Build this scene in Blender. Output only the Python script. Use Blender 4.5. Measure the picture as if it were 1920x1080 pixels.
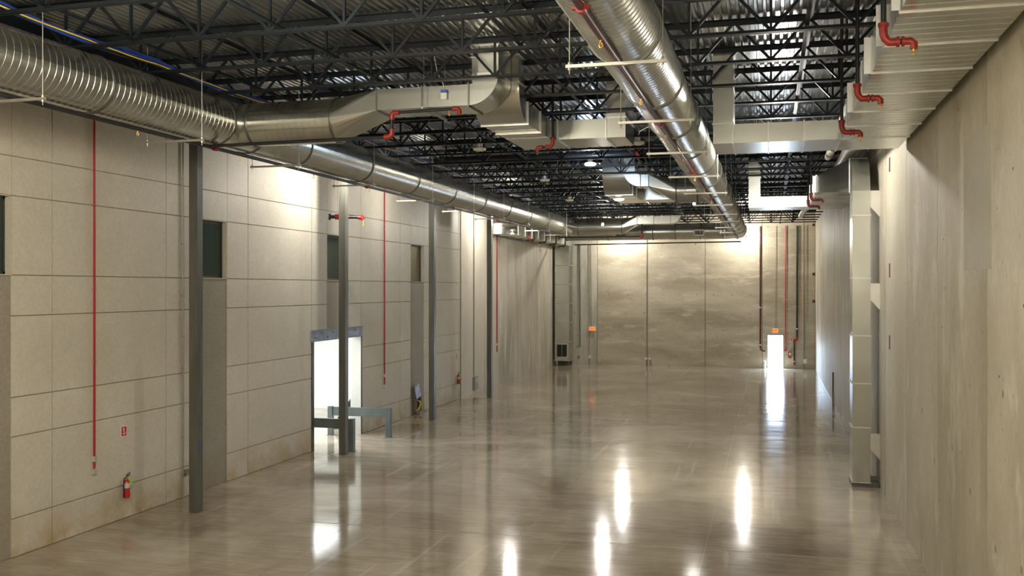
import bpy, math, random
from mathutils import Vector, Matrix
random.seed(7)
PI = math.pi
for o in list(bpy.data.objects): bpy.data.objects.remove(o)
scene = bpy.context.scene
col = scene.collection

# ------------------------------------------------------------------ camera, world, lights
cam_d = bpy.data.cameras.new('camera'); cam = bpy.data.objects.new('camera', cam_d); col.objects.link(cam)
cam.location = (0, 0, 5.2); cam.rotation_euler = (math.radians(90), 0, math.radians(15.1))
cam_d.sensor_width = 36; cam_d.lens = 36 * 1800 / 1920; cam_d.clip_end = 400; cam_d.clip_start = .05
scene.camera = cam
vs = scene.view_settings
vs.view_transform = 'Standard'; vs.look = 'None'; vs.gamma = 1; vs.use_curve_mapping = False
vs.exposure = 0.3
w = bpy.data.worlds.new('world'); scene.world = w; w.use_nodes = True
bg = w.node_tree.nodes['Background']; bg.inputs[0].default_value = (.56, .74, 1, 1); bg.inputs[1].default_value = 80.0

def light(kind, name, loc, power, color, size=.25, target=None, size_y=None, spread=None):
    d = bpy.data.lights.new(name, kind); d.energy = power; d.color = color
    if kind == 'AREA':
        d.size = size
        if size_y: d.shape = 'RECTANGLE'; d.size_y = size_y
        if spread: d.spread = spread
    elif kind == 'SUN': d.angle = size
    else: d.shadow_soft_size = size
    if kind == 'SPOT': d.spot_size = spread or 1.5; d.spot_blend = .6
    o = bpy.data.objects.new(name, d); col.objects.link(o); o.location = loc
    if target is not None:
        o.rotation_euler = (Vector(target) - Vector(loc)).to_track_quat('-Z', 'Y').to_euler()
    return o
YBACK = 64.5
WARM = (1.0, .90, .72); NEUT = (1.0, .94, .84); COOL = (.62, .78, 1.0)
# rows of temporary lamps among the ducts: (x, y, z, watts, colour)
LAMPS = [(-12.25, 27.0, 8.75, 330, NEUT), (-9.4, 62.6, 8.75, 620, NEUT), (-1.7, 62.6, 8.75, 620, NEUT),
         (.2, 24.4, 9.05, 520, NEUT), (-8.45, 49.4, 8.45, 380, NEUT), (-3.4, 44.6, 9.0, 200, NEUT),
         (-12.3, 45.2, 8.8, 380, NEUT), (-12.25, 33.2, 8.85, 110, NEUT)]
for x, y, z, p, c in LAMPS: light('POINT', 'lamp_light', (x, y, z - .12), p, c, .10)
# fill lights without fixtures, added behind and ahead of the viewpoint
for x, y, z, p in ((-9.0, -2.0, 8.6, 800), (-3.8, 4.0, 8.3, 800), (-8.0, 9.0, 8.0, 520), (.2, -2.0, 7.6, 700), (.2, 5.0, 6.6, 300), (-6.6, 12.5, 8.4, 200), (-6.0, 39.0, 8.9, 240)):
    light('POINT', 'hall_fill', (x, y, z), p, WARM, .3)
light('POINT', 'disc_light', (-5.56, 30.17, 9.02), 220, COOL, .15)
# daylight enters by the far door (sky portal)
pt = light('AREA', 'door_portal', (.27, YBACK + .32, 1.06), 1, (1, 1, 1), .94, target=(.27, 0, 1.06), size_y=2.13); pt.data.cycles.is_portal = True
# bright room beyond the left doorway, and sun on the slab outside the far door
light('AREA', 'side_room_light', (-18.2, 31.0, 4.3), 820, (.93, .98, 1), 6, target=(-18.2, 31.0, 0), size_y=7)
light('SUN', 'sun', (0, 80, 20), 40, (1, .96, .9), .02, target=(-3, 70, 0))

# ------------------------------------------------------------------ materials
def mat(name, color, rough=.5, metal=0, var=.0, scale=3.0, stretch=(1, 1, 1), bump=0, bscale=40, det=6, emit=None, spec=.5, dirt=None, rvar=0, coat=0):
    m = bpy.data.materials.new(name); m.use_nodes = True
    nt = m.node_tree; b = nt.nodes['Principled BSDF']; L = nt.links
    b.inputs['Roughness'].default_value = rough; b.inputs['Metallic'].default_value = metal
    b.inputs['Specular IOR Level'].default_value = spec
    b.inputs['Base Color'].default_value = (*color, 1)
    if coat: b.inputs['Coat Weight'].default_value = coat; b.inputs['Coat Roughness'].default_value = .06
    g = nt.nodes.new('ShaderNodeNewGeometry')
    mp = nt.nodes.new('ShaderNodeMapping'); mp.inputs['Scale'].default_value = stretch
    L.new(g.outputs['Position'], mp.inputs['Vector'])
    if var or rvar:
        n = nt.nodes.new('ShaderNodeTexNoise'); n.inputs['Scale'].default_value = scale; n.inputs['Detail'].default_value = det; n.inputs['Roughness'].default_value = .55 if det < 4 else .62
        L.new(mp.outputs[0], n.inputs['Vector'])
        r = nt.nodes.new('ShaderNodeValToRGB')
        r.color_ramp.elements[0].position = .3; r.color_ramp.elements[1].position = .72
        lo = tuple(max(0, c * (1 - var)) for c in color); hi = tuple(min(1, c * (1 + var)) for c in color)
        r.color_ramp.elements[0].color = (*(dirt or lo), 1); r.color_ramp.elements[1].color = (*hi, 1)
        L.new(n.outputs['Fac'], r.inputs[0])
        if var: L.new(r.outputs[0], b.inputs['Base Color'])
        if rvar:
            mr = nt.nodes.new('ShaderNodeMapRange'); mr.inputs[1].default_value = .3; mr.inputs[2].default_value = .7
            mr.inputs[3].default_value = rough - rvar; mr.inputs[4].default_value = rough + rvar
            L.new(n.outputs['Fac'], mr.inputs[0]); L.new(mr.outputs[0], b.inputs['Roughness'])
    if bump:
        n2 = nt.nodes.new('ShaderNodeTexNoise'); n2.inputs['Scale'].default_value = bscale; n2.inputs['Detail'].default_value = 3
        L.new(mp.outputs[0], n2.inputs['Vector'])
        bp = nt.nodes.new('ShaderNodeBump'); bp.inputs['Strength'].default_value = bump; bp.inputs['Distance'].default_value = .02
        L.new(n2.outputs['Fac'], bp.inputs['Height']); L.new(bp.outputs[0], b.inputs['Normal'])
    if emit:
        b.inputs['Emission Color'].default_value = (*color, 1); b.inputs['Emission Strength'].default_value = emit
    return m

def concrete(name, base, dark, light_, stretch, s1=.55, pit=True, foot=None):
    """cast concrete: two scales of mottling, trowel streaks, pits; foot = rusty damp stain near the floor"""
    m = bpy.data.materials.new(name); m.use_nodes = True
    nt = m.node_tree; N = nt.nodes; L = nt.links; b = N['Principled BSDF']
    b.inputs['Roughness'].default_value = .55; b.inputs['Specular IOR Level'].default_value = .35
    g = N.new('ShaderNodeNewGeometry'); mp = N.new('ShaderNodeMapping'); mp.inputs['Scale'].default_value = stretch
    L.new(g.outputs['Position'], mp.inputs['Vector'])
    def noise(sc, det, rough=.6, vec=mp.outputs[0], dist=0):
        n = N.new('ShaderNodeTexNoise'); n.inputs['Scale'].default_value = sc; n.inputs['Detail'].default_value = det; n.inputs['Roughness'].default_value = rough
        n.inputs['Distortion'].default_value = dist; L.new(vec, n.inputs['Vector']); return n.outputs['Fac']
    def ramp(f, p0, p1, c0, c1):
        r = N.new('ShaderNodeValToRGB'); e = r.color_ramp.elements
        e[0].position = p0; e[1].position = p1; e[0].color = c0; e[1].color = c1; L.new(f, r.inputs[0]); return r.outputs[0]
    def mix(f, a, c, mode='MIX'):
        x = N.new('ShaderNodeMix'); x.data_type = 'RGBA'; x.blend_type = mode
        if isinstance(f, float): x.inputs[0].default_value = f
        else: L.new(f, x.inputs[0])
        for k, v in ((6, a), (7, c)):
            if isinstance(v, tuple): x.inputs[k].default_value = v
            else: L.new(v, x.inputs[k])
        return x.outputs[2]
    c = ramp(noise(s1, 5, .55, dist=.25), .36, .64, (*dark, 1), (*base, 1))
    f2 = ramp(noise(s1 * 2.3, 7, .65, dist=.35), .54, .70, (0, 0, 0, 1), (1, 1, 1, 1))
    c = mix(f2, c, (*light_, 1))
    c = mix(.35, c, ramp(noise(14, 4, .6), .3, .7, (.3, .3, .3, 1), (.75, .75, .75, 1)), 'SOFT_LIGHT')
    if pit:
        p = ramp(noise(7, 2, .5, g.outputs['Position']), .70, .76, (0, 0, 0, 1), (1, 1, 1, 1))
        c = mix(p, c, tuple(v * .72 for v in dark) + (1,))
    if foot:
        sp = N.new('ShaderNodeSeparateXYZ'); L.new(g.outputs['Position'], sp.inputs[0])
        mr = N.new('ShaderNodeMapRange'); mr.inputs[1].default_value = .95; mr.inputs[2].default_value = 0
        L.new(sp.outputs[2], mr.inputs[0])
        mm = N.new('ShaderNodeMath'); mm.operation = 'MULTIPLY'; L.new(mr.outputs[0], mm.inputs[0])
        L.new(ramp(noise(1.2, 5, .7), .38, .62, (0, 0, 0, 1), (1, 1, 1, 1)), mm.inputs[1])
        c = mix(mm.outputs[0], c, (*foot, 1))
    L.new(c, b.inputs['Base Color'])
    bp = N.new('ShaderNodeBump'); bp.inputs['Strength'].default_value = .25; bp.inputs['Distance'].default_value = .01
    L.new(noise(9, 5), bp.inputs['Height']); L.new(bp.outputs[0], b.inputs['Normal'])
    return m

def polished_floor():
    m = bpy.data.materials.new('polished_concrete'); m.use_nodes = True
    nt = m.node_tree; N = nt.nodes; L = nt.links; b = N['Principled BSDF']
    g = N.new('ShaderNodeNewGeometry')
    def mapped(sc, rot=0):
        mp = N.new('ShaderNodeMapping'); mp.inputs['Scale'].default_value = sc; mp.inputs['Rotation'].default_value = (0, 0, rot)
        L.new(g.outputs['Position'], mp.inputs['Vector']); return mp.outputs[0]
    def noise(sc, det, vec, rough=.6, dist=0):
        n = N.new('ShaderNodeTexNoise'); n.inputs['Scale'].default_value = sc; n.inputs['Detail'].default_value = det; n.inputs['Roughness'].default_value = rough
        n.inputs['Distortion'].default_value = dist; L.new(vec, n.inputs['Vector']); return n.outputs['Fac']
    def ramp(f, p0, p1, c0, c1):
        r = N.new('ShaderNodeValToRGB'); e = r.color_ramp.elements
        e[0].position = p0; e[1].position = p1; e[0].color = c0; e[1].color = c1; L.new(f, r.inputs[0]); return r.outputs[0]
    def mix(f, a, c, mode='MIX'):
        x = N.new('ShaderNodeMix'); x.data_type = 'RGBA'; x.blend_type = mode
        if isinstance(f, float): x.inputs[0].default_value = f
        else: L.new(f, x.inputs[0])
        for k, v in ((6, a), (7, c)):
            if isinstance(v, tuple): x.inputs[k].default_value = v
            else: L.new(v, x.inputs[k])
        return x.outputs[2]
    big = noise(.28, 5, mapped((1, 1, 1)), .6, .8)
    c = ramp(big, .34, .68, (.25, .20, .138, 1), (.50, .44, .35, 1))
    st = noise(1.1, 6, mapped((.35, 2.2, 1), .12), .7)
    c = mix(.55, c, ramp(st, .3, .7, (.32, .32, .32, 1), (.72, .72, .72, 1)), 'SOFT_LIGHT')
    sc_ = noise(1.5, 3, mapped((2.2, .10, 1), -.35), .5, .3)      # long dragged scuffs
    fs = noise(3.2, 5, mapped((.30, 3.0, 1), .06), .75)
    c = mix(.6, c, ramp(fs, .32, .68, (.30, .30, .30, 1), (.72, .72, .72, 1)), 'SOFT_LIGHT')
    c = mix(ramp(sc_, .63, .67, (0, 0, 0, 1), (.38, .38, .38, 1)), c, (.55, .51, .44, 1))
    # dusty strip along the joints every 3.96 m
    L.new(c, b.inputs['Base Color'])
    rr = N.new('ShaderNodeMapRange'); rr.inputs[1].default_value = .3; rr.inputs[2].default_value = .7; rr.inputs[3].default_value = .07; rr.inputs[4].default_value = .14
    L.new(noise(1.3, 5, mapped((.5, 1.6, 1), .1), .65), rr.inputs[0]); L.new(rr.outputs[0], b.inputs['Roughness'])
    b.inputs['IOR'].default_value = 1.52; b.inputs['Specular IOR Level'].default_value = .62
    bp = N.new('ShaderNodeBump'); bp.inputs['Strength'].default_value = .10; bp.inputs['Distance'].default_value = .006
    L.new(noise(1.6, 4, mapped((.5, 2.5, 1))), bp.inputs['Height']); L.new(bp.outputs[0], b.inputs['Normal'])
    return m

M = {}
M['floor'] = polished_floor()
M['joint'] = mat('joint_filler', (.44, .38, .29), .55, var=.25, scale=1.5)
M['panel'] = concrete('painted_precast', (.60, .565, .485), (.565, .53, .45), (.62, .585, .505), (1, 1, 1), .5, pit=False, foot=(.42, .32, .17))
M['stripe'] = concrete('painted_precast_band', (.325, .30, .245), (.30, .275, .225), (.345, .32, .265), (1, 1, 1), .5, pit=False, foot=(.30, .25, .18))
M['leftbase'] = mat('panel_joint_core', (.36, .32, .25), .8, var=.1)
M['wallbase'] = mat('wall_core', (.20, .175, .13), .8, var=.1)
M['conc_r'] = concrete('cast_concrete_right', (.54, .50, .395), (.41, .37, .275), (.64, .61, .51), (1, 1.1, .6), .5)
M['conc_r2'] = concrete('cast_concrete_right_dark', (.49, .45, .35), (.36, .32, .235), (.60, .57, .47), (1, 1.2, .4), .4)
M['conc_r3'] = concrete('cast_concrete_right_pale', (.57, .54, .44), (.45, .41, .315), (.67, .65, .56), (1, .8, .5), .36)
M['conc_l'] = concrete('cast_concrete_left', (.50, .47, .385), (.33, .305, .24), (.58, .55, .46), (1, 1, .22), .6)
M['conc_b'] = concrete('cast_concrete_back', (.48, .435, .34), (.31, .27, .195), (.56, .51, .42), (.4, 1, 1.5), .5)
M['conc_pale'] = concrete('pale_concrete', (.56, .52, .43), (.50, .46, .38), (.60, .56, .47), (1, 1, .2), .7)
M['patch'] = mat('grouted_patch', (.44, .42, .35), .75, var=.06, scale=2)
M['galv'] = mat('galvanised_sheet', (.53, .54, .50), .27, .97, var=.08, scale=1.3, det=1.5)
M['galv_dk'] = mat('galvanised_ring', (.17, .17, .16), .42, .9, var=.1)
M['galv_wht'] = mat('bright_zinc', (.78, .78, .76), .35, .75, var=.08)
M['cleat'] = mat('bright_cleat', (.72, .71, .68), .32, .8, var=.08)
M['seal'] = mat('grey_sealant', (.36, .35, .31), .7)
M['deckm'] = mat('roof_deck', (.39, .40, .395), .28, .95, var=.10, scale=.8, det=2)
M['joist'] = mat('dark_primer', (.005, .009, .012), .5, 0, var=.35, scale=3, spec=.3)
M['column'] = mat('grey_primer_column', (.105, .105, .090), .42, .1, var=.35, scale=1.2, stretch=(3, 3, .4))
M['zinc'] = mat('zinc_strut', (.46, .45, .40), .4, .75, var=.1)
M['black'] = mat('black_pipe', (.022, .022, .024), .38, .3, var=.3)
M['maroon'] = mat('dark_red_pipe', (.075, .018, .016), .45, .2, var=.2)
M['red'] = mat('red_fitting', (.30, .02, .014), .38, 0, var=.2, scale=5)
M['redpipe'] = mat('red_conduit', (.42, .012, .018), .42)
M['brass'] = mat('brass', (.75, .42, .10), .3, .9)
M['conduit'] = mat('grey_conduit', (.36, .35, .31), .45, .5, var=.1)
M['boxw'] = mat('zinc_box', (.62, .61, .58), .4, .5, var=.06)
M['boxd'] = mat('dull_grey_metal', (.26, .24, .19), .5, .4, var=.1)  # darker grey-brown metal of boxes and thin conduits
M['greyblue'] = mat('grey_blue_primer', (.12, .15, .155), .45, .1, var=.22, scale=2)
M['lintel'] = mat('bluish_galvanised_steel', (.30, .34, .40), .5, .5, var=.3, scale=5)
M['white'] = mat('white_paint', (.74, .75, .72), .6, var=.02)
M['glass'] = mat('green_glass', (.02, .05, .045), .08, 0, spec=.6)
M['glass_lit'] = mat('yellow_lit_glass', (.13, .105, .045), .1, 0, spec=.6)  # yellow light in the fourth window, painted into its pane colour
M['frame'] = mat('dark_window_frame', (.05, .055, .05), .4, .4)
M['sill'] = mat('pale_sill', (.55, .48, .32), .5)
M['tank'] = mat('extinguisher_red', (.50, .008, .015), .28, coat=.5)
M['rubber'] = mat('black_rubber', (.015, .015, .015), .5)
M['tag'] = mat('lime_tag', (.32, .75, .03), .6)
M['lab'] = mat('silver_label', (.55, .52, .52), .4)
M['yellow'] = mat('yellow', (.80, .56, .03), .5)
M['signred'] = mat('sign_red', (.55, .015, .02), .4)
M['signwhite'] = mat('sign_white', (.85, .85, .83), .5)
M['exitbox'] = mat('exit_glow', (1.0, .24, .03), .4, emit=.75)
M['exitlet'] = mat('exit_letters', (.62, .0, .0), .4, emit=.3)
M['blue'] = mat('blue_cable', (.01, .05, .30), .5)
M['insul'] = mat('foil_insulation', (.62, .56, .44), .45, .2, var=.15, scale=6)
M['pvc'] = mat('white_plastic_pipe', (.62, .62, .60), .35, .0, var=.05)
M['tape'] = mat('blue_tape', (.01, .12, .45), .5)
M['grille'] = mat('grille_metal', (.50, .49, .44), .4, .5)
M['dark'] = mat('dark_void', (.015, .018, .016), .8)
M['lampoff'] = mat('pale_lens', (.80, .74, .58), .4, var=.03)
M['lampon'] = mat('lamp_lens_warm', (1, .93, .80), .3, emit=30)
M['lampcool'] = mat('lamp_lens_cool', (.85, .93, 1), .3, emit=2.0)
M['outside'] = mat('sunlit_slab', (.75, .74, .72), .8)
M['embed'] = mat('rust_red_plate', (.17, .035, .03), .6, var=.2)
M['hole'] = mat('tie_hole', (.05, .045, .03), .9)
M['disk'] = mat('tie_cone_patch', (.29, .27, .20), .8, var=.1)

# ------------------------------------------------------------------ mesh builder
class MB:
    def __init__(s): s.v = []; s.f = []
    def add(s, vs_, fs):
        n = len(s.v); s.v += [tuple(p) for p in vs_]; s.f += [tuple(i + n for i in f) for f in fs]; return s
    def box(s, x0, x1, y0, y1, z0, z1):
        return s.add([(x0, y0, z0), (x1, y0, z0), (x1, y1, z0), (x0, y1, z0), (x0, y0, z1), (x1, y0, z1), (x1, y1, z1), (x0, y1, z1)],
                     [(0, 3, 2, 1), (4, 5, 6, 7), (0, 1, 5, 4), (1, 2, 6, 5), (2, 3, 7, 6), (3, 0, 4, 7)])
    def bar(s, a, b, w_, h=None, up=(0, 0, 1)):
        """rectangular bar between two points"""
        a = Vector(a); b = Vector(b); h = h or w_; d = (b - a).normalized(); u = Vector(up)
        if abs(d.dot(u)) > .95: u = Vector((0, 1, 0))
        r = d.cross(u).normalized(); u = r.cross(d).normalized(); P = []
        for e in (a, b):
            for sx, sy in ((-1, -1), (1, -1), (1, 1), (-1, 1)): P.append(e + r * sx * w_ / 2 + u * sy * h / 2)
        return s.add(P, [(0, 1, 2, 3), (7, 6, 5, 4), (0, 4, 5, 1), (1, 5, 6, 2), (2, 6, 7, 3), (3, 7, 4, 0)])
    def tube(s, pts, r, n=12, cap=True):
        """round tube along a polyline; r one radius or one per point"""
        pts = [Vector(p) for p in pts]; k = len(pts)
        rs = r if isinstance(r, (list, tuple)) else [r] * k
        base = len(s.v); prev = None
        for i, p in enumerate(pts):
            t = (pts[min(i + 1, k - 1)] - pts[max(i - 1, 0)]).normalized()
            if prev is None:
                up = Vector((0, 0, 1)) if abs(t.z) < .9 else Vector((1, 0, 0)); a = t.cross(up).normalized()
            else: a = (prev - t * prev.dot(t)).normalized()
            prev = a; b = t.cross(a)
            for j in range(n):
                q = 2 * PI * j / n; s.v.append(tuple(p + (a * math.cos(q) + b * math.sin(q)) * rs[i]))
        for i in range(k - 1):
            for j in range(n):
                j2 = (j + 1) % n
                s.f.append((base + i * n + j, base + (i + 1) * n + j, base + (i + 1) * n + j2, base + i * n + j2))
        if cap:
            s.f.append(tuple(base + j for j in range(n))); s.f.append(tuple(base + (k - 1) * n + j for j in reversed(range(n))))
        return s
    def arc(s, fn, c, r0, r1, a0, a1, w0, w1, n=14):
        """rectangular duct bend; fn maps plane (u, v) and width w to xyz"""
        base = len(s.v)
        for i in range(n + 1):
            a = a0 + (a1 - a0) * i / n; cu, su = math.cos(a), math.sin(a)
            for r, w_ in ((r0, w0), (r1, w0), (r1, w1), (r0, w1)): s.v.append(tuple(fn(c[0] + r * cu, c[1] + r * su, w_)))
        for i in range(n):
            for j in range(4):
                a = base + i * 4 + j; b = base + i * 4 + (j + 1) % 4; s.f.append((a, b, b + 4, a + 4))
        return s
    def mesh(s, name, smooth=None, off=(0, 0, 0)):
        me = bpy.data.meshes.new(name)
        me.from_pydata([(a - off[0], b - off[1], c - off[2]) for a, b, c in s.v], [], s.f); me.validate()
        import bmesh
        bm = bmesh.new(); bm.from_mesh(me); bmesh.ops.recalc_face_normals(bm, faces=bm.faces); bm.to_mesh(me); bm.free()
        if smooth:
            for p in me.polygons: p.use_smooth = True
            me.set_sharp_from_angle(angle=math.radians(smooth))
        return me

def link(name, me, parent=None, loc=(0, 0, 0), m=None):
    o = bpy.data.objects.new(name, me); col.objects.link(o); o.location = loc
    if parent is not None: o.parent = parent
    if m is not None and me is not None and not me.materials: me.materials.append(m)
    return o
def tag(o, label=None, cat=None, group=None, kind=None):
    if label: o['label'] = label
    if cat: o['category'] = cat
    if group: o['group'] = group
    if kind: o['kind'] = kind
    return o
def thing(name, label, cat, loc, group=None):
    o = link(name, None, None, loc); o['org'] = list(loc); return tag(o, label, cat, group)
def org(o):
    while o.parent is not None: o = o.parent
    return tuple(o.location)
def part(name, mb, m, parent, smooth=None, label=None):
    o = link(name, mb.mesh(name, smooth, org(parent)), parent, (0, 0, 0), m)
    return tag(o, label)
def piece(name, me, parent, at):
    """shared mesh placed with its own location"""
    b = org(parent); return link(name, me, parent, tuple(at[i] - b[i] for i in range(3)))
def single(name, mb, m, label, cat, group=None, smooth=None, org_=None):
    o = org_ or mb.v[0]
    ob = link(name, mb.mesh(name, smooth, o), None, o, m); return tag(ob, label, cat, group)
def struct(name, mb, m, smooth=None):
    o = link(name, mb.mesh(name, smooth), None, (0, 0, 0), m); return tag(o, kind='structure')
def shared(name, mb, m, smooth=None):
    me = mb.mesh(name, smooth); me.materials.append(m); return me
ORD = ['nearest', 'second', 'third', 'fourth', 'fifth', 'sixth', 'seventh', 'eighth', 'ninth', 'tenth', 'eleventh', 'twelfth', 'thirteenth', 'fourteenth',
       'fifteenth', 'sixteenth', 'seventeenth', 'eighteenth', 'nineteenth', 'twentieth', 'twenty-first', 'twenty-second', 'twenty-third', 'twenty-fourth',
       'twenty-fifth', 'twenty-sixth', 'twenty-seventh', 'twenty-eighth']

# ------------------------------------------------------------------ shell
XL, XR, YB, YF, ZT = -14.1, 2.74, 64.5, -6.0, 10.1
# floor: slabs with filled joints
fl = struct('floor', MB().box(XL - 12, XR + .4, YF - .4, YB + .4, -.3, -.004), M['joint'])
xj = [XL, -12.8, -8.95, -5.1, -1.27, 2.6, XR]
yj = [YF, 3.6, 7.55, 11.5, 15.55, 19.45, 23.4, 27.35, 31.3, 35.25, 39.2, 43.15, 47.1, 51.05, 55.0, 58.95, YB]
for i in range(len(xj) - 1):
    for j in range(len(yj) - 1):
        gx = .003; gy = .004
        part('floor_slab', MB().box(xj[i] + (gx if i else 0), xj[i + 1] - (gx if i < 5 else 0), yj[j] + (.022 if yj[j] == 19.45 else gy), yj[j + 1] - (.022 if yj[j + 1] == 19.45 else gy), -.1, 0), M['floor'], fl)
# left painted precast wall
YJ = [YF, -2.6, 1.2, 5.0, 6.17, 7.71, 8.83, 12.6, 13.77, 15.31, 16.4, 20.2, 21.35, 22.89, 23.96, 27.8, 28.9, 30.48, 31.6, 35.35, 36.5, 38.04, 39.1, 42.9]
ZJ = [0, .75, 2.33, 3.09, 4.66, 5.45, 6.98, 7.74, 9.3, ZT]
STR = [(6.17, 7.71), (13.77, 15.31), (21.35, 22.89), (28.9, 30.48), (36.5, 38.04)]
DOOR = (27.8, 31.6, 3.52)
def is_str(y): return any(a < y < b for a, b in STR)
base = MB(); ys = YJ + [YB]; zs = sorted(ZJ + [3.52])
for i in range(len(ys) - 1):
    for k in range(len(zs) - 1):
        yc = (ys[i] + ys[i + 1]) / 2; zc = (zs[k] + zs[k + 1]) / 2
        if is_str(yc) and 5.45 < zc < 6.98: continue
        if DOOR[0] < yc < DOOR[1] and zc < 3.52: continue
        base.box(XL - .37, XL - .028, ys[i], ys[i + 1], zs[k], zs[k + 1] + (.07 if zs[k + 1] == ZT else 0))
wl = struct('wall_left', base, M['leftbase'])
for i in range(len(YJ) - 1):
    for k in range(len(ZJ) - 1):
        y0, y1, z0, z1 = YJ[i], YJ[i + 1], ZJ[k], ZJ[k + 1]; yc = (y0 + y1) / 2; zc = (z0 + z1) / 2
        st = is_str(yc)
        if st and 5.45 < zc < 6.98: continue
        if DOOR[0] < yc < DOOR[1]:
            if z1 <= 3.52: continue
            z0 = max(z0, 3.52)
        # cells beside a window band merge with no vertical reveal where the real joint is absent
        g = .010; gv = .015; x1 = XL - (.022 if st and zc < 5.45 else 0)
        part('precast_panel', MB().box(XL - .03, x1, y0 + (gv if not st else 0), y1 - (gv if not st else 0), z0 + g, z1 - g),
             M['stripe'] if st and zc < 5.45 else M['panel'], wl)
# concrete part of the left wall
cj = [42.9, 46.7, 50.5, 54.3, 58.1, 61.9, YB]
for i in range(6):
    part('concrete_panel', MB().box(XL - .03, XL + (0 if i else .03), cj[i] + .02, cj[i + 1] - .02, 0, ZT), M['conc_pale'] if i == 0 else M['conc_l'], wl)
# right wall
wr = struct('wall_right', MB().box(XR + .02, XR + .35, YF, YB + .3, -.1, ZT + .07), M['wallbase'])
rj = [YF, -1.6, 2.25, 6.1, 9.95, 13.8, 17.7, 21.56, 25.4, 29.2, 33.05, 36.9, 40.75, 44.6, 48.45, 52.3, 56.15, 60, YB]
for i in range(len(rj) - 1):
    part('concrete_panel', MB().box(XR, XR + .03, rj[i] + .016, rj[i + 1] - .016, 0, ZT), M[('conc_r', 'conc_r2', 'conc_r', 'conc_r3')[i % 4]], wr)
part('grout_patch', MB().box(XR - .004, XR + .01, 13.55, 15.35, 5.45, 7.35), M['patch'], wr, label='smooth grey rectangular patch')
tie = MB(); cone = MB()
for (y, z, r) in [(14.2, 6.1, 0), (17.1, 6.0, 0), (17.2, 4.55, 0), (20.9, 5.55, 0), (21.8, 5.3, 0), (17.0, 5.2, 0), (13.1, 4.1, 0), (12.4, 6.6, 0), (11.9, 5.0, 0), (19.8, 4.5, 0),
                  (15.8, 7.9, 0), (11.4, 5.9, 0), (10.9, 5.2, 0), (16.3, 2.7, 1), (18.0, 2.2, 1), (14.9, 2.3, 1), (13.3, 1.9, 1), (12.9, 3.9, 1), (11.5, 3.6, 1), (19.4, 2.9, 1), (12.0, 2.0, 1), (11.2, 5.4, 1), (10.2, 2.6, 1)]:
    mb, rr = (cone, .055) if r else (tie, .022)
    mb.add([(XR - .002, y + rr * math.cos(a * PI / 5), z + rr * math.sin(a * PI / 5)) for a in range(10)], [tuple(range(10))])
tag(part('tie_hole', tie, M['hole'], wr), kind='stuff'); tag(part('tie_patch', cone, M['disk'], wr), kind='stuff')
for y, z in ((24.4, 8.15), (24.4, 5.62), (24.4, 3.9)):
    part('embed_plate', MB().box(XR - .006, XR + .01, y, y + .22, z - .17, z + .17), M['embed'], wr, label='rust-red steel plate')
# back wall with the far doorway
DX0, DX1, DZ = -.20, .74, 2.13
wb = struct('wall_back', MB().box(XL - .4, DX0, YB + .02, YB + .3, 0, ZT + .07).box(DX1, XR + .02, YB + .02, YB + .3, 0, ZT + .07).box(DX0, DX1, YB + .02, YB + .3, DZ, ZT + .07), M['wallbase'])
bj = [XL, -11.4, -8.0, -4.2, -.55, 2.05, XR]
for i in range(6):
    a, b = bj[i] + .02, bj[i + 1] - .02
    if a < DX0 < b:
        part('concrete_panel', MB().box(a, DX0, YB, YB + .03, 0, ZT).box(DX1, b, YB, YB + .03, 0, ZT).box(DX0, DX1, YB, YB + .03, DZ, ZT), M['conc_b'], wb)
    else: part('concrete_panel', MB().box(a, b, YB, YB + .03, 0, ZT), M['conc_b'] if i else M['conc_l'], wb)
tie = MB(); cone = MB()
for i in range(11):
    for z, r in ((4.75, 0), (1.95 + .02 * (i % 3), 1), (3.5, 1)):
        x = -12.9 + i * 1.17 + .12 * math.sin(i * 7 + z); rr = .05 if r else .03
        (cone if r else tie).add([(x + rr * math.cos(a * PI / 4), YB - .002, z + rr * math.sin(a * PI / 4)) for a in range(8)], [tuple(range(8))])
tag(part('tie_hole', tie, M['hole'], wb), kind='stuff'); tag(part('tie_patch', cone, M['disk'], wb), kind='stuff')
d2 = struct('door_2', MB().box(DX0 - .05, DX0, YB - .02, YB + .3, 0, DZ + .05).box(DX1, DX1 + .05, YB - .02, YB + .3, 0, DZ + .05).box(DX0, DX1, YB - .02, YB + .3, DZ, DZ + .05), M['greyblue'])
struct('ground', MB().box(-60, 60, YB + .4, YB + 90, -.3, -.02), M['outside'])
struct('wall_rear', MB().box(XL - .4, XR + .4, YF - .3, YF, -.1, ZT + .07), M['wallbase'])
# adjoining building on the left: unseen dark walls added against sky light, one bright room
sb = MB().box(-26.4, -26, YF - .2, YB + .3, -.1, ZT + .07).box(-26, XL - .37, YF - .2, YF, -.1, ZT + .07).box(-26, XL - .37, YB, YB + .3, -.1, ZT + .07)
struct('wall_enclosure', sb, M['dark'])
struct('wall_side', MB().box(-22.2, -22, 25, 38, 0, 4.4).box(-22, XL - .37, 24.8, 25, 0, 4.4).box(-22, XL - .37, 38, 38.2, 0, 4.4).box(-22.2, XL - .37, 24.8, 38.2, 4.4, 4.5)
       .box(XL - .40, XL - .37, 25, 27.8, 0, 4.4).box(XL - .40, XL - .37, 31.6, 38, 0, 4.4), M['white'])
sf = struct('floor_side', MB().box(-22, XL - .001, 25, 38, -.1, .0), M['floor'])
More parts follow.
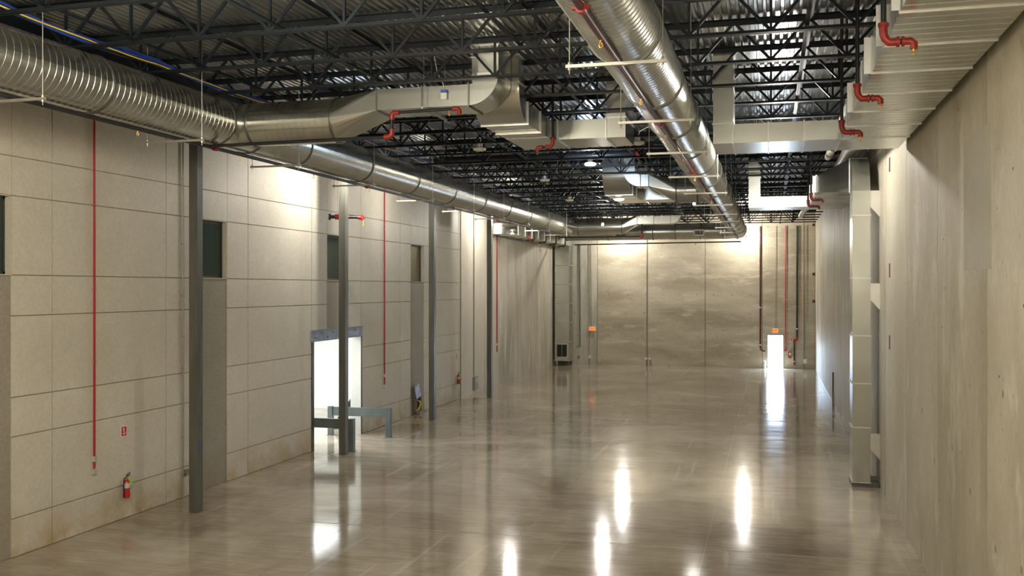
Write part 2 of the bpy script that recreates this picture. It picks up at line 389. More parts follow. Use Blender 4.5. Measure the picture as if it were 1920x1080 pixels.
# windows
for n, (a, b) in enumerate(STR[1:]):
    wn = struct('window_%d' % (n + 1), MB().box(XL - .20, XL - .14, a, a + .06, 5.45, 6.98).box(XL - .20, XL - .14, b - .06, b, 5.45, 6.98)
                .box(XL - .20, XL - .14, a, b, 5.45, 5.52).box(XL - .20, XL - .14, a, b, 6.91, 6.98), M['frame'])
    part('window_reveal', MB().box(XL - .37, XL, b - .01, b + .001, 5.45, 6.98).box(XL - .37, XL, a - .001, a + .01, 5.45, 6.98).box(XL - .37, XL, a, b, 6.965, 6.981), M['panel'], wn)
    part('window_sill', MB().box(XL - .37, XL + .012, a, b, 5.44, 5.465), M['sill'], wn)
    part('pane', MB().box(XL - .18, XL - .165, a + .06, b - .06, 5.52, 6.91), M['glass_lit' if n == 3 else 'glass'], wn)
# doorway on the left: steel frame
dj = struct('door_1', MB().box(XL - .37, XL + .03, 27.8, 27.93, 0, 3.52), M['column'])
part('door_jamb', MB().box(XL - .37, XL + .005, 31.58, 31.62, 0, 3.52), M['white'], dj)
part('jamb_angle', MB().box(XL - .02, XL + .03, 31.6, 31.66, 0, 3.52), M['column'], dj)
ln = thing('steel_lintel', 'bolted blue-grey steel lintel over the lit doorway in the left wall', 'lintel', (XL, 29.7, 3.52))
part('channel_web', MB().box(XL, XL + .03, 27.72, 31.68, 3.50, 3.84), M['lintel'], ln)
part('flange', MB().box(XL, XL + .09, 27.72, 31.68, 3.84, 3.855), M['lintel'], ln)
part('flange', MB().box(XL, XL + .09, 27.72, 31.68, 3.485, 3.50), M['lintel'], ln)
bolt = shared('bolt', MB().tube([(0, 0, 0), (.03, 0, 0)], .022, 6), M['column'])
for i in range(9): piece('bolt', bolt, ln, (XL + .03, 28.0 + i * .43, 3.60 + .14 * (i % 2)))
# ceiling: slab over ribbed deck sheets
ce = struct('ceiling', MB().box(XL - 12.4, XR + .4, YF - .3, YB + .4, ZT + .06, ZT + .3), M['dark'])
prof = []
for k in range(6):
    x = k * .1523
    prof += [(x, .0), (x + .045, .0), (x + .062, .042), (x + .135, .042)]
prof.append((.914, .0))
def deck(L_):
    mb = MB(); mb.add([(x, 0, z) for x, z in prof] + [(x, L_, z) for x, z in prof], [(i, i + 1, i + 1 + len(prof), i + len(prof)) for i in range(len(prof) - 1)])
    return mb
dks = shared('deck_sheet', deck(8.12), M['deckm'])
dke = shared('deck_sheet', deck(YB - (3.78 + 8.12 * 7)), M['deckm'])
for i in range(19):
    for j in range(-1, 8):
        piece('deck_sheet', dke if j == 7 else dks, ce, (XL - .2 + i * .914, 3.78 + 8.12 * j, ZT + .002 + (.0015 if (i + j) % 2 else 0)))

# ------------------------------------------------------------------ roof steel
gd = thing('girder', 'dark wide-flange girder running along the column tops above the left duct', 'beam', (-12.9, 30, 9.5))
part('web', MB().box(-12.91, -12.89, YF, YB, 9.52, 10.02), M['joist'], gd)
part('flange', MB().box(-13.0, -12.8, YF, YB, 9.50, 9.52), M['joist'], gd)
part('flange', MB().box(-13.0, -12.8, YF, YB, 10.02, 10.04), M['joist'], gd)
JY = [11.9 + 2.03 * k for k in range(26)]
ZB = 9.30; X0, X1 = -12.86, XR - .02; nodes = [-11.7 + 1.3 * k for k in range(11)]
bot = MB().box(X0 + .1, X1, -.07, -.004, 0, .01).box(X0 + .1, X1, .004, .07, 0, .01).box(X0 + .1, X1, -.012, -.004, 0, .06).box(X0 + .1, X1, .004, .012, 0, .06)
topc = MB().box(X0, X1, -.095, -.004, .782, .794).box(X0, X1, .004, .095, .782, .794).box(X0, X1, -.016, -.004, .69, .79).box(X0, X1, .004, .016, .69, .79)
bot_m = shared('bottom_chord', bot, M['joist']); top_m = shared('top_chord', topc, M['joist'])
dl = shared('web_diagonal', MB().bar((0, 0, .03), (-.65, 0, .75), .048), M['joist'])
dr = shared('web_diagonal', MB().bar((0, 0, .03), (.65, 0, .75), .048), M['joist'])
vt = shared('web_post', MB().bar((0, 0, .03), (0, 0, .75), .042), M['joist'])
web = MB()
for x in nodes: web.bar((x, 0, .03), (x - .65, 0, .75), .048).bar((x, 0, .03), (x + .65, 0, .75), .048).bar((x, 0, .03), (x, 0, .75), .042)
web_m = shared('web', web, M['joist'])
for k, y in enumerate(JY):
    t = thing('roof_joist', '%s dark open-web roof joist counting away from the top of the picture' % ORD[k], 'joist', (0, y, ZB), 'open-web roof joists')
    piece('bottom_chord', bot_m, t, (0, y, ZB)); piece('top_chord', top_m, t, (0, y, ZB))
    if k < 13:
        for x in nodes:
            piece('web_diagonal', dl, t, (x, y, ZB)); piece('web_diagonal', dr, t, (x, y, ZB)); piece('web_post', vt, t, (x, y, ZB))
    else: piece('web', web_m, t, (0, y, ZB))
    mb = MB().box(XL + .005, -13.0, y - .05, y + .05, ZB + .74, ZB + .79).box(XL + .005, -13.0, y - .04, y + .04, ZB + .35, ZB + .37)
    part('end_stub', mb, M['joist'], t)
for x, nm in ((-10.35, 'leftmost'), (-7.6, 'second from left'), (-4.15, 'third from left'), (.55, 'rightmost')):
    mb = MB().box(x - .035, x + .035, 11.5, YB, ZB + .062, ZB + .070).box(x - .005, x + .003, 11.5, YB, ZB + .062, ZB + .11)
    t = thing('bridging_line', '%s line of steel bridging angles running down the hall through the joists' % nm, 'bridging', (x, 30, ZB), 'joist bridging lines')
    part('bottom_angle', mb, M['joist'], t)
    part('top_angle', MB().box(x + .10, x + .17, 11.5, YB, ZB + .700, ZB + .708).box(x + .10, x + .108, 11.5, YB, ZB + .66, ZB + .706), M['joist'], t)
# sprinkler main crossing between joists
mm = thing('pipe_main', 'dark cross main pipe between joists lit blue beside the round disc lamp', 'pipe', (-5, 30.75, 9.55))
part('pipe', MB().tube([(-11.1, 31.0, 9.56), (XR - .05, 31.0, 9.56)], .11, 14), M['black'], mm, 40)
part('coupling', MB().tube([(-4.2, 31.0, 9.56), (-4.08, 31.0, 9.56)], .14, 14), M['red'], mm, 40, 'red grooved coupling')
# columns
CY = [19.62, 27.6, 35.75, 43.75]
CN = ['tall dark steel column standing nearest to the camera, strip of blue tape low down', 'steel column in front of the lit doorway, bright near its top',
      'third steel column from the camera, beside the open floor box', 'furthest steel column, slim, before the bare concrete panels']
for k, y in enumerate(CY):
    t = thing('steel_column', CN[k], 'column', (-12.9, y, 0), 'steel columns along the left wall')
    s = .11
    part('shaft', MB().box(-12.9 - s, -12.9 + s, y - s, y + s, .0, 9.48), M['column'], t)
    part('cap_plate', MB().box(-12.9 - .13, -12.9 + .13, y - .13, y + .13, 9.48, 9.499), M['column'], t)
    if k == 0: part('tape_strip', MB().box(-12.9 + s, -12.9 + s + .003, y + .02, y + .06, 1.42, 1.66), M['tape'], t, label='blue tape strip')

# ------------------------------------------------------------------ round ducts
def spiral(L_, R=.5, p=.15, n=44):
    mb = MB(); turns = int(L_ / p) + 2; offs = [0, .87 * p, .89 * p, .98 * p]; rad = [R, R, R + .004, R + .004]
    rows = []
    for k in range(-1, turns):
        for o_, r in zip(offs, rad):
            rows.append((k, o_, r))
    base = 0
    for (k, o_, r) in rows:
        for j in range(n + 1):
            u = j / n; y = min(max((k + u) * p + o_, 0), L_)
            mb.v.append((r * math.cos(2 * PI * u), y, r * math.sin(2 * PI * u)))
    for i in range(len(rows) - 1):
        for j in range(n):
            a = i * (n + 1) + j; b = a + n + 1
            y = [mb.v[q][1] for q in (a, a + 1, b + 1, b)]
            if max(y) - min(y) < 1e-6: continue
            mb.f.append((a, a + 1, b + 1, b))
    return mb
def ring_mb(R, w_, t=.018, n=44):
    mb = MB(); ys = [(-w_ / 2, R), (-w_ / 2, R + t), (-w_ * .3, R + t * 1.3), (w_ * .3, R + t * 1.3), (w_ / 2, R + t), (w_ / 2, R)]
    for y, r in ys:
        for j in range(n): mb.v.append((r * math.cos(2 * PI * j / n), y, r * math.sin(2 * PI * j / n)))
    for i in range(5):
        for j in range(n):
            j2 = (j + 1) % n; mb.f.append((i * n + j, i * n + j2, (i + 1) * n + j2, (i + 1) * n + j))
    return mb
RD = .5
def spiral_me(L_, R=RD): 
    me = spiral(L_, R).mesh('duct_section', 13); me.materials.append(M['galv']); return me
ring_me = shared('coupling_ring', ring_mb(RD, .05), M['galv_dk'], 30)
# left main
XD, ZD = -11.5, 8.77
ld = thing('round_duct', 'long silver spiral duct running down the left side under the joists', 'duct', (XD, 12, ZD - RD))
TEES = (18.85, 55.39)
ys_ = [14.3 - 3.78 * 2, 14.3 - 3.78, 14.3, 18.2]; yb = [19.5]
y = 21.75
while y < 54.5: yb.append(y); y += 3.78
yb.append(54.75)
cache = {}
def sections(parent, X, Z, ylist, rings=True):
    for a, b in zip(ylist[:-1], ylist[1:]):
        k = round(b - a, 3)
        if k not in cache: cache[k] = spiral_me(b - a)
        piece('duct_section', cache[k], parent, (X, a, Z))
    for a in ylist: piece('coupling_ring', ring_me, parent, (X, a, Z))
sections(ld, XD, ZD, ys_); sections(ld, XD, ZD, yb)
def plain(y0, y1, X, Z, R=RD, axis='y', n=44):
    return MB().tube([(X, y0, Z), (X, y1, Z)] if axis == 'y' else [(y0, X, Z), (y1, X, Z)], R, n, cap=False)
part('tee_body', plain(18.2, 19.5, XD, ZD, .502), M['galv'], ld, 30)
part('tee_body', MB().tube([(XD, 54.75, ZD), (XD, 56.05, ZD)], .502, 44), M['galv'], ld, 30)
# blank-off crown rings around tee
# right main
XC, ZC = -1.92, 8.71
rd = thing('round_duct', 'long silver spiral duct overhead right of centre, pipe hung beneath it', 'duct', (XC, 12, ZC - RD))
yl = [12.9 - 3.27 * 3 + 3.27 * k for k in range(18)]; yl = [v for v in yl if v < 58.6] + [59.3]
sections(rd, XC, ZC, yl)
part('duct_elbow', MB().tube([(XC - .9 + .9 * math.cos(a), 59.3 + .9 * math.sin(a), ZC) for a in [PI / 2 * i / 8 for i in range(9)]], RD, 44, cap=False), M['galv'], rd, 30)
lb = MB().box(0, .002, 0, .25, 0, .3)
# far cross duct with grilles
cd = thing('round_duct', 'far spiral duct crossing the hall before the back wall, with square grilles', 'duct', (-7, 60.2, ZC - RD))
def cross_spiral(parent, x0, x1, Y, Z, R=RD):
    me = spiral(x1 - x0, R).mesh('duct_section', 13); me.materials.append(M['galv'])
    o = piece('duct_section', me, parent, (x0, Y, Z)); o.rotation_euler = (0, 0, -PI / 2); return o
def cross_ring(parent, x, Y, Z, me=None):
    o = piece('coupling_ring', me or ring_me, parent, (x, Y, Z)); o.rotation_euler = (0, 0, -PI / 2)
xs = [-12.6, -9.9, -7.1, -5.9 + .2, -4.2, XC - .9]
for a, b in zip(xs[:-1], xs[1:]): cross_spiral(cd, a, b, 60.2, ZC)
for a in xs: cross_ring(cd, a, 60.2, ZC)
for gx in (-9.1, -4.55 + .3):
    g = part('grille', MB().box(gx - .02, gx + .02, 0, 0, 0, 0), M['grille'], cd) if False else None
    fr = MB(); y_ = 59.66; z0, z1, x0, x1 = ZC - .30, ZC + .06, gx - .32, gx + .32
    fr.box(x0, x1, y_, y_ + .1, z0, z0 + .05).box(x0, x1, y_, y_ + .1, z1 - .05, z1).box(x0, x0 + .05, y_, y_ + .1, z0, z1).box(x1 - .05, x1, y_, y_ + .1, z0, z1)
    g = part('grille', fr, M['grille'], cd, label='square grille frame with dark slots')
    part('grille_core', MB().box(x0 + .05, x1 - .05, y_ + .04, y_ + .06, z0 + .05, z1 - .05), M['dark'], g)
    for q in range(5): part('grille_slat', MB().box(x0 + .11 + q * .105, x0 + .13 + q * .105, y_ + .01, y_ + .05, z0 + .05, z1 - .05), M['grille'], g)

# ------------------------------------------------------------------ rectangular ducts
def rect_run(parent, axis, a0, a1, p0, p1, q0, q1, n, mflange='cleat', t=.028, ends=(True, True), bead=.38):
    """axis 'x','y','z'; (p0,p1),(q0,q1) the other two ranges in xyz order; n sections with cleats between"""
    def bx(mb, u0, u1, P0, P1, Q0, Q1):
        if axis == 'x': mb.box(u0, u1, P0, P1, Q0, Q1)
        elif axis == 'y': mb.box(P0, P1, u0, u1, Q0, Q1)
        else: mb.box(P0, P1, Q0, Q1, u0, u1)
        return mb
    L_ = (a1 - a0) / n
    for i in range(n):
        u0, u1 = a0 + i * L_, a0 + (i + 1) * L_
        mb = bx(MB(), u0 + .002, u1 - .002, p0, p1, q0, q1)
        k = int(L_ / bead)
        for j in range(1, k):
            c = u0 + j * L_ / k; bx(mb, c - .006, c + .006, p0 - .003, p1 + .003, q0 - .003, q1 + .003)
        part('duct_section', mb, M['galv'], parent)
    for i in range(n + 1):
        if (i == 0 and not ends[0]) or (i == n and not ends[1]): continue
        c = a0 + i * L_; mb = MB()
        bx(mb, c - .014, c + .014, p0 - t, p1 + t, q0 - t, q0); bx(mb, c - .014, c + .014, p0 - t, p1 + t, q1, q1 + t)
        bx(mb, c - .014, c + .014, p0 - t, p0, q0, q1); bx(mb, c - .014, c + .014, p1, p1 + t, q0, q1)
        part('flange', mb, M[mflange], parent)
def transition(x_round, x_rect, Yc, Zc_, R, y0, y1, z0, z1, n=10):
    """round to rectangle, axis along x"""
    mb = MB(); corners = [(y1, z1), (y0, z1), (y0, z0), (y1, z0)]
    C = [mb.v.append((x_rect, a, b)) or i for i, (a, b) in enumerate(corners)]
    arcs = []
    for q in range(4):
        ids = []
        for j in range(n + 1):
            a = PI / 2 * (q + j / n); mb.v.append((x_round, Yc + R * math.cos(a), Zc_ + R * math.sin(a))); ids.append(len(mb.v) - 1)
        arcs.append(ids)
        for j in range(n): mb.f.append((C[q], ids[j], ids[j + 1]))
    for q in range(4): mb.f.append((C[q], arcs[q][-1], arcs[(q + 1) % 4][0], C[(q + 1) % 4])[:3]); mb.f.append((C[q], arcs[(q + 1) % 4][0], C[(q + 1) % 4]))
    return mb
FX = lambda u, v, w_: (u, w_, v)       # plane xz, width y
FY = lambda u, v, w_: (w_, u, v)       # plane yz, width x
FZ = lambda u, v, w_: (u, v, w_)       # plane xy, width z
def branch(Yc, label, mirror=False, group=None, Xtee=None, Xr=None, Xt=None, Xe=None, z_r=ZD, R=.47, dup=False):
    """round branch > transition > rectangular duct > elbow > riser to the roof; mirror: runs to the left from the right main"""
    s = -1 if mirror else 1
    t = thing('branch_duct', label, 'duct', (Xt, Yc, 8.87), group)
    y0, y1 = Yc - .475, Yc + .475; z0, z1 = 8.87, 9.29
    a, b = sorted((Xtee + s * .35, Xr)); mb_x = (a, b)
    nseg = 2 if b - a > 1.6 else 1
    x_c = Xtee + s * .62
    part('collar', MB().tube([(Xtee + s * .1, Yc, z_r), (x_c, Yc, z_r)], R - .005, 40, cap=False), M['galv'], t, 30)
    lo, hi = sorted((x_c, Xr)); cross_spiral(t, lo, hi, Yc, z_r, R)
    rr = shared('coupling_ring', ring_mb(R, .045), M['galv_dk'], 30)
    for xx in (x_c, Xr): cross_ring(t, xx, Yc, z_r, rr)
    part('transition', transition(Xr, Xt, Yc, z_r, R, y0, y1, z0, z1), M['galv'], t)
    lo, hi = sorted((Xt, Xe)); rect_run(t, 'x', lo, hi, y0, y1, z0, z1, 2 if hi - lo > .8 else 1, 'galv_dk')
    c = (Xe, 9.29 + .2)
    if not mirror:
        part('elbow', MB().arc(FX, c, .2, .62, -PI / 2, 0, y0, y1), M['galv'], t, 30); vx0, vx1 = Xe + .2, Xe + .62
    else:
        part('elbow', MB().arc(FX, c, .2, .62, -PI / 2, -PI, y0, y1), M['galv'], t, 30); vx0, vx1 = Xe - .62, Xe - .2
    rect_run(t, 'z', 9.49, ZT - .03, vx0, vx1, y0, y1, 1, 'cleat', t=.02)
    return t
b1 = branch(18.85, 'near branch duct from left round duct, flared to a box with a rising elbow', Xtee=XD, Xr=-8.91, Xt=-7.85, Xe=-5.98 + .12)
tg = thing('duct_detector', 'small blue-topped white box on the side of the near branch duct', 'sensor', (-6.35, 18.34, 9.05))
part('housing', MB().box(-6.42, -6.30, 18.29, 18.37, 9.0, 9.13), M['boxw'], tg)
part('cap', MB().box(-6.42, -6.30, 18.285, 18.37, 9.13, 9.19), M['tape'], tg)
part('cable', MB().tube([(-6.36, 18.33, 9.19), (-6.38, 18.33, 9.3), (-6.50, 18.3, 9.55), (-6.52, 18.1, 10.0)], .008, 6), M['white'], tg, 40)
branch(35.09, 'far branch duct flaring left from the right round duct to a rising elbow', True, Xtee=XC, Xr=-3.28, Xt=-4.25, Xe=-4.55, z_r=ZC, R=.44)
branch(55.39, 'brightly lit branch duct at the far end of the left round duct', Xtee=XD, Xr=-8.3, Xt=-7.4, Xe=-5.5)
t = thing('trapeze_hanger', 'short strut bar crossing under the near rectangular branch duct', 'hanger', (-6.75, 18.85, 8.8))
part('strut_bar', MB().box(-6.77, -6.73, 18.1, 19.6, 8.795, 8.836), M['zinc'], t)
for y_ in (18.2, 19.5): part('hanger_rod', MB().tube([(-6.75, y_, 8.75), (-6.75, y_, ZT)], .007, 6), M['zinc'], t)
def return_duct(dy, label, x0=-6.1, xe=-3.3):
    t = thing('return_duct', label, 'duct', (x0, 20 + dy, 8.75))
    z0, z1 = 8.75, 9.2; yv = 19.36 + dy; x1 = x0 + 1.02
    part('heel_elbow', MB().arc(FY, (yv + .75, z0 + .75), .3, .75, -PI, -PI / 2, x0, x1), M['galv'], t, 30)
    rect_run(t, 'z', z0 + .75, ZT - .03, x0, x1, yv, yv + .45, 1, 'cleat')
    rect_run(t, 'y', yv + .75, 22.45 + dy, x0, x1, z0, z1, 2, 'cleat', ends=(True, False))
    part('corner_section', MB().box(x0, x1 + .15, 22.45 + dy, 23.9 + dy, z0, z1), M['galv'], t)
    rect_run(t, 'x', x1 + .15, xe - .46, 22.45 + dy, 23.9 + dy, z0, z1, 1, 'cleat')
    part('riser_boot', MB().box(xe - .46, xe, 22.45 + dy, 23.9 + dy, z0, z1 + .02), M['galv'], t)
    rect_run(t, 'z', z1 + .02, ZT - .03, xe - .46, xe, 22.45 + dy, 23.9 + dy, 1, 'cleat')
    return t
return_duct(0, 'wide hooded duct with a rounded heel, hanging in the centre behind the near elbow')
return_duct(16.24, 'wide hooded duct in the middle distance, rounded heel, left of the right round duct')
# right-hand rectangular supply duct, its cross duct and riser
EX0, EX1, EZ0, EZ1 = 1.34, 2.60, 8.16, 8.66
e1 = thing('rectangular_duct', 'big flat silver duct along the top of the right wall, nearest the camera', 'duct', (2, 12, EZ0))
rect_run(e1, 'y', 3.5, 20.1, EX0, EX1, EZ0, EZ1, 11, 'cleat', t=.016, bead=.25)
part('corner_section', MB().box(EX0, EX1, 20.1, 21.75, EZ0, EZ1), M['galv'], e1)
def cross_low(t, y0, y1, xr0, xr1, z1=8.55):
    rect_run(t, 'x', xr1, EX0, y0, y1, EZ0, z1, 3, 'cleat', t=.022, bead=.55)
    part('riser_boot', MB().box(xr0, xr1, y0, y1, EZ0, z1 + .02), M['galv'], t)
    rect_run(t, 'z', z1 + .02, ZT - .03, xr0, xr1, y0, y0 + 1.0, 2, 'cleat', t=.018)
cross_low(e1, 20.12, 21.75, -1.15, -.75)
e2 = thing('rectangular_duct', 'further flat silver duct on the right wall behind the vertical duct', 'duct', (2, 32, EZ0))
rect_run(e2, 'y', 31.0, 36.4, EX0, EX1, EZ0, EZ1, 4, 'cleat', t=.02, bead=.25)
part('corner_section', MB().box(EX0, EX1, 36.4, 37.9, EZ0, EZ1), M['galv'], e2)
cross_low(e2, 36.45, 37.9, -.80, -.38)
# stiffener plates on the free side of the big duct
pl = MB().box(EX0 - .10, EX0 - .016, 0, .012, .0, .50); plm = shared('hanger_plate', pl, M['galv_wht'])
for y in (9.42, 10.95, 12.5, 14.08, 17.1): piece('hanger_plate', plm, e1, (0, y, EZ0))
for y in (31.05, 33.7): piece('hanger_plate', plm, e2, (0, y, EZ0))
# vertical duct on the right wall
vd = thing('vertical_duct', 'tall silver vertical duct standing off the right wall, elbow at its top', 'duct', (2.3, 27.2, .1))
gx0, gx1, gy0, gy1 = 2.06, 2.50, 26.6, 27.5
zs_ = [.1, 1.55, 2.7, 3.95, 5.45, 7.1, 7.75]
for a, b in zip(zs_[:-1], zs_[1:]): rect_run(vd, 'z', a, b, gx0, gx1, gy0, gy1, 1, 'cleat', t=.02, ends=(True, False), bead=.34)
# top: cheeked elbow turning away along the wall, flaring to the flat duct
part('elbow', MB().arc(lambda u, v, w_: (w_, u, v), (gy1 + .05, 7.75), .05, .95, PI, PI / 2, gx0, gx1, 12), M['galv'], vd, 30)
part('flange', MB().box(gx0 - .02, gx1 + .02, gy1 + .04, gy1 + .07, 7.78, 8.72), M['cleat'], vd)
tr = MB(); Ya, Yb_ = gy1 + .05, 31.0
tr.add([(gx0, Ya, 7.80), (gx1, Ya, 7.80), (gx1, Ya, 8.70), (gx0, Ya, 8.70), (EX0, Yb_, EZ0), (EX1, Yb_, EZ0), (EX1, Yb_, EZ1), (EX0, Yb_, EZ1)],
       [(0, 1, 5), (0, 5, 4), (1, 2, 6, 5), (2, 3, 7), (2, 7, 6), (0, 7, 3), (0, 4, 7)])
part('transition', tr, M['galv'], vd)
part('shoe', MB().box(gx0 - .02, gx1 + .22, gy0 - .02, gy1 + .02, .0, .10), M['column'], vd)
for z, h in ((7.32, .42), (4.9, .42), (1.0, .40), (.2, .1)):
    mb = MB(); X0_, X1_ = gx1, XR - .002
    mb.add([(X0_, gy0 + .02, z), (X1_, gy0 + .02, z - .28 * (h > .2)), (X1_, gy0 + .02, z + h), (X0_, gy0 + .02, z + h),
            (X0_, gy0 + .06, z), (X1_, gy0 + .06, z - .28 * (h > .2)), (X1_, gy0 + .06, z + h), (X0_, gy0 + .06, z + h)],
           [(0, 1, 2, 3), (7, 6, 5, 4), (0, 4, 5, 1), (1, 5, 6, 2), (2, 6, 7, 3), (3, 7, 4, 0)])
    part('wall_bracket', mb, M['cleat'] if h > .2 else M['column'], vd)
# duct on the left concrete wall and the vertical duct in the far corner
j1 = thing('rectangular_duct', 'pale rectangular duct high on the far left concrete wall, curved at its near end', 'duct', (-13.5, 55, 8.0))
part('elbow', MB().arc(FZ, (XL + .02, 48.9), .25, 1.22, 0, -PI / 2, 8.0, 8.55), M['galv'], j1, 30)
rect_run(j1, 'y', 48.9, 62.6, XL + .27, XL + 1.24, 8.0, 8.55, 9, 'cleat', t=.03)
part('end_section', MB().box(XL + .27, XL + 1.24, 62.6, 63.7, 8.0, 8.55), M['galv'], j1)
k1 = thing('vertical_duct', 'pale vertical duct in the far left corner with a grille near the floor', 'duct', (-13.4, 63.1, .35))
rect_run(k1, 'z', .35, 7.99, -13.93, -12.96, 62.6, 63.7, 6, 'seal', t=.012, bead=.6)
gf = part('grille', MB().box(-13.82, -13.07, 62.575, 62.6, .58, 1.48), M['grille'], k1)
part('grille_core', MB().box(-13.78, -13.46, 62.56, 62.58, .63, 1.43).box(-13.43, -13.11, 62.56, 62.58, .63, 1.43), M['dark'], gf)
for q in range(9): part('grille_slat', MB().box(-13.78, -13.11, 62.552, 62.562, .68 + q * .085, .69 + q * .085), M['frame'], gf)
for a_ in ((-13.9, -13.84, 62.65, 62.7), (-13.05, -12.99, 62.65, 62.7), (-13.93, -12.96, 63.5, 63.7)): part('foot', MB().box(*a_, 0, .35), M['column'], k1)

# ------------------------------------------------------------------ trapeze hangers and pipes under the round ducts
def trapeze(X, Y, zb, half, label, group, zr=ZB, m='zinc'):
    t = thing('trapeze_hanger', label, 'hanger', (X, Y, zb), group)
    part('strut_bar', MB().box(X - half - .05, X + half + .05, Y - .021, Y + .021, zb - .041, zb), M[m], t)
    for s in (-1, 1):
        part('hanger_rod', MB().tube([(X + s * half, Y, zb - .12), (X + s * half, Y, ZT)], .007, 6), M[m], t)
        part('rod_nut', MB().tube([(X + s * half, Y, zb), (X + s * half, Y, zb + .03)], .022, 6).tube([(X + s * half, Y, zb - .07), (X + s * half, Y, zb - .041)], .022, 6), M[m], t)
ZR_ = ZC - RD
for k, y in enumerate([12.2, 16.6, 20.6, 25.1, 29.6, 33.9, 38.3, 42.4, 46.6, 50.9, 55.2]):
    trapeze(XC, y, ZR_ - .12, .60, '%s trapeze bar under the right-hand round duct' % ORD[k], 'trapeze hangers under the right duct')
ZL_ = ZD - RD
for k, y in enumerate([12.45, 16.75, 20.8, 25.3, 30.2, 34.8, 39.0, 43.3, 47.6, 51.9]):
    trapeze(XD, y, ZL_ - .12, .62, '%s trapeze bar under the left-hand round duct' % ORD[k], 'trapeze hangers under the left duct')
def duct_pipe(X, Z, y0, y1, label, heads, coups, m='black', lm='black'):
    t = thing('sprinkler_pipe', label, 'pipe', (X, y0, Z))
    part('pipe', MB().tube([(X, y0, Z), (X, y1, Z)], .042, 12), M[m], t, 40)
    for y in coups:
        c = part('coupling', MB().tube([(X, y - .05, Z), (X, y + .05, Z)], .062, 14).box(X - .10, X + .10, y - .03, y + .03, Z - .015, Z + .015), M['red'], t, 40, 'red grooved coupling')
    for y in heads:
        h = part('sprinkler_head', MB().tube([(X, y, Z - .03), (X, y, Z - .075)], .017, 8).tube([(X - .014, y, Z - .075), (X - .022, y, Z - .10), (X - .004, y, Z - .13)], .006, 6)
                 .tube([(X + .014, y, Z - .075), (X + .022, y, Z - .10), (X + .004, y, Z - .13)], .006, 6).tube([(X, y, Z - .128), (X, y, Z - .134)], .028, 10), M['brass'], t, 40, 'small brass sprinkler head')
duct_pipe(XC, ZR_ - .075, 3.5, 58.5, 'dark sprinkler pipe hung beneath the right-hand round duct', [11.1 + 3.6 * k for k in range(12)], [9.9 + 7.4 * k for k in range(6)], 'maroon')
duct_pipe(XD, ZL_ - .075, 4.5, 56.5, 'dark sprinkler pipe hung beneath the left-hand round duct', [12.0 + 3.6 * k for k in range(11)], [18.2 + 8.0 * k for k in range(4)])
# branch line under the near branch duct
t = thing('sprinkler_branch', 'sprinkler arm with red elbows stepping up under the near branch duct', 'pipe', (-9, 18.0, 8.2))
part('pipe', MB().tube([(XD + .03, 18.0, ZL_ - .06), (-7.42, 18.0, ZL_ - .03)], .035, 10).tube([(-7.36, 18.0, ZL_ + .04), (-7.36, 18.0, 8.66)], .035, 10).tube([(-7.28, 18.0, 8.72), (-5.98, 18.0, 8.74)], .03, 10), M['black'], t, 40)
part('elbow', MB().tube([(-7.52, 18.0, ZL_ - .03), (-7.40, 18.0, ZL_ - .02), (-7.36, 18.0, ZL_ + .02), (-7.36, 18.0, ZL_ + .12)], .055, 12), M['red'], t, 40)
part('elbow', MB().tube([(-7.36, 18.0, 8.58), (-7.36, 18.0, 8.68), (-7.32, 18.0, 8.72), (-7.2, 18.0, 8.72)], .05, 12), M['red'], t, 40)
part('elbow', MB().tube([(-6.06, 18.0, 8.74), (-5.96, 18.0, 8.74), (-5.93, 18.0, 8.70), (-5.93, 18.0, 8.62)], .045, 12), M['red'], t, 40)
part('sprinkler_head', MB().tube([(-6.14, 18, 8.70), (-6.14, 18, 8.60)], .02, 8), M['brass'], t, 40)
# arm-overs: vertical drop from the roof, elbow, short nipple, elbow and head
def armover(X, Y, ztop, zb, dx, label, group, m='black', r=.03, rm='red'):
    t = thing('sprinkler_drop', label, 'pipe', (X, Y, zb), group)
    part('drop_pipe', MB().tube([(X, Y, ztop), (X, Y, zb + .16)], r, 10), M[m], t, 40)
    s = 1 if dx > 0 else -1
    part('elbow', MB().tube([(X, Y, zb + .22), (X, Y, zb + .10), (X + s * .02, Y, zb + .04), (X + s * .06, Y, zb), (X + s * .14, Y, zb)], r * 1.55, 12).tube([(X, Y, zb + .18), (X, Y, zb + .22)], r * 2, 12)
         .tube([(X + s * .14, Y, zb), (X + s * .17, Y, zb)], r * 2, 12), M[rm], t, 40)
    part('nipple', MB().tube([(X + s * .16, Y, zb), (X + dx - s * .1, Y, zb)], r, 10), M[m], t, 40)
    part('elbow', MB().tube([(X + dx - s * .12, Y, zb), (X + dx - s * .03, Y, zb), (X + dx, Y, zb - .03), (X + dx, Y, zb - .09)], r * 1.45, 12).tube([(X + dx - s * .13, Y, zb), (X + dx - s * .10, Y, zb)], r * 1.9, 12), M[rm], t, 40)
    part('sprinkler_head', MB().tube([(X + dx, Y, zb - .08), (X + dx, Y, zb - .12)], .016, 8).tube([(X + dx, Y, zb - .155), (X + dx, Y, zb - .163)], .026, 10)
         .tube([(X + dx - .016, Y, zb - .12), (X + dx - .016, Y, zb - .16)], .005, 6).tube([(X + dx + .016, Y, zb - .12), (X + dx + .016, Y, zb - .16)], .005, 6), M['brass'], t, 40)
for k, (y, z) in enumerate(((11.6, 7.98), (15.0, 7.99), (18.25, 8.0))):
    armover(1.23, y, ZT, z, .32, '%s red-elbowed sprinkler drop hooked under the near right-wall duct' % ORD[k], 'sprinkler drops under the right duct')
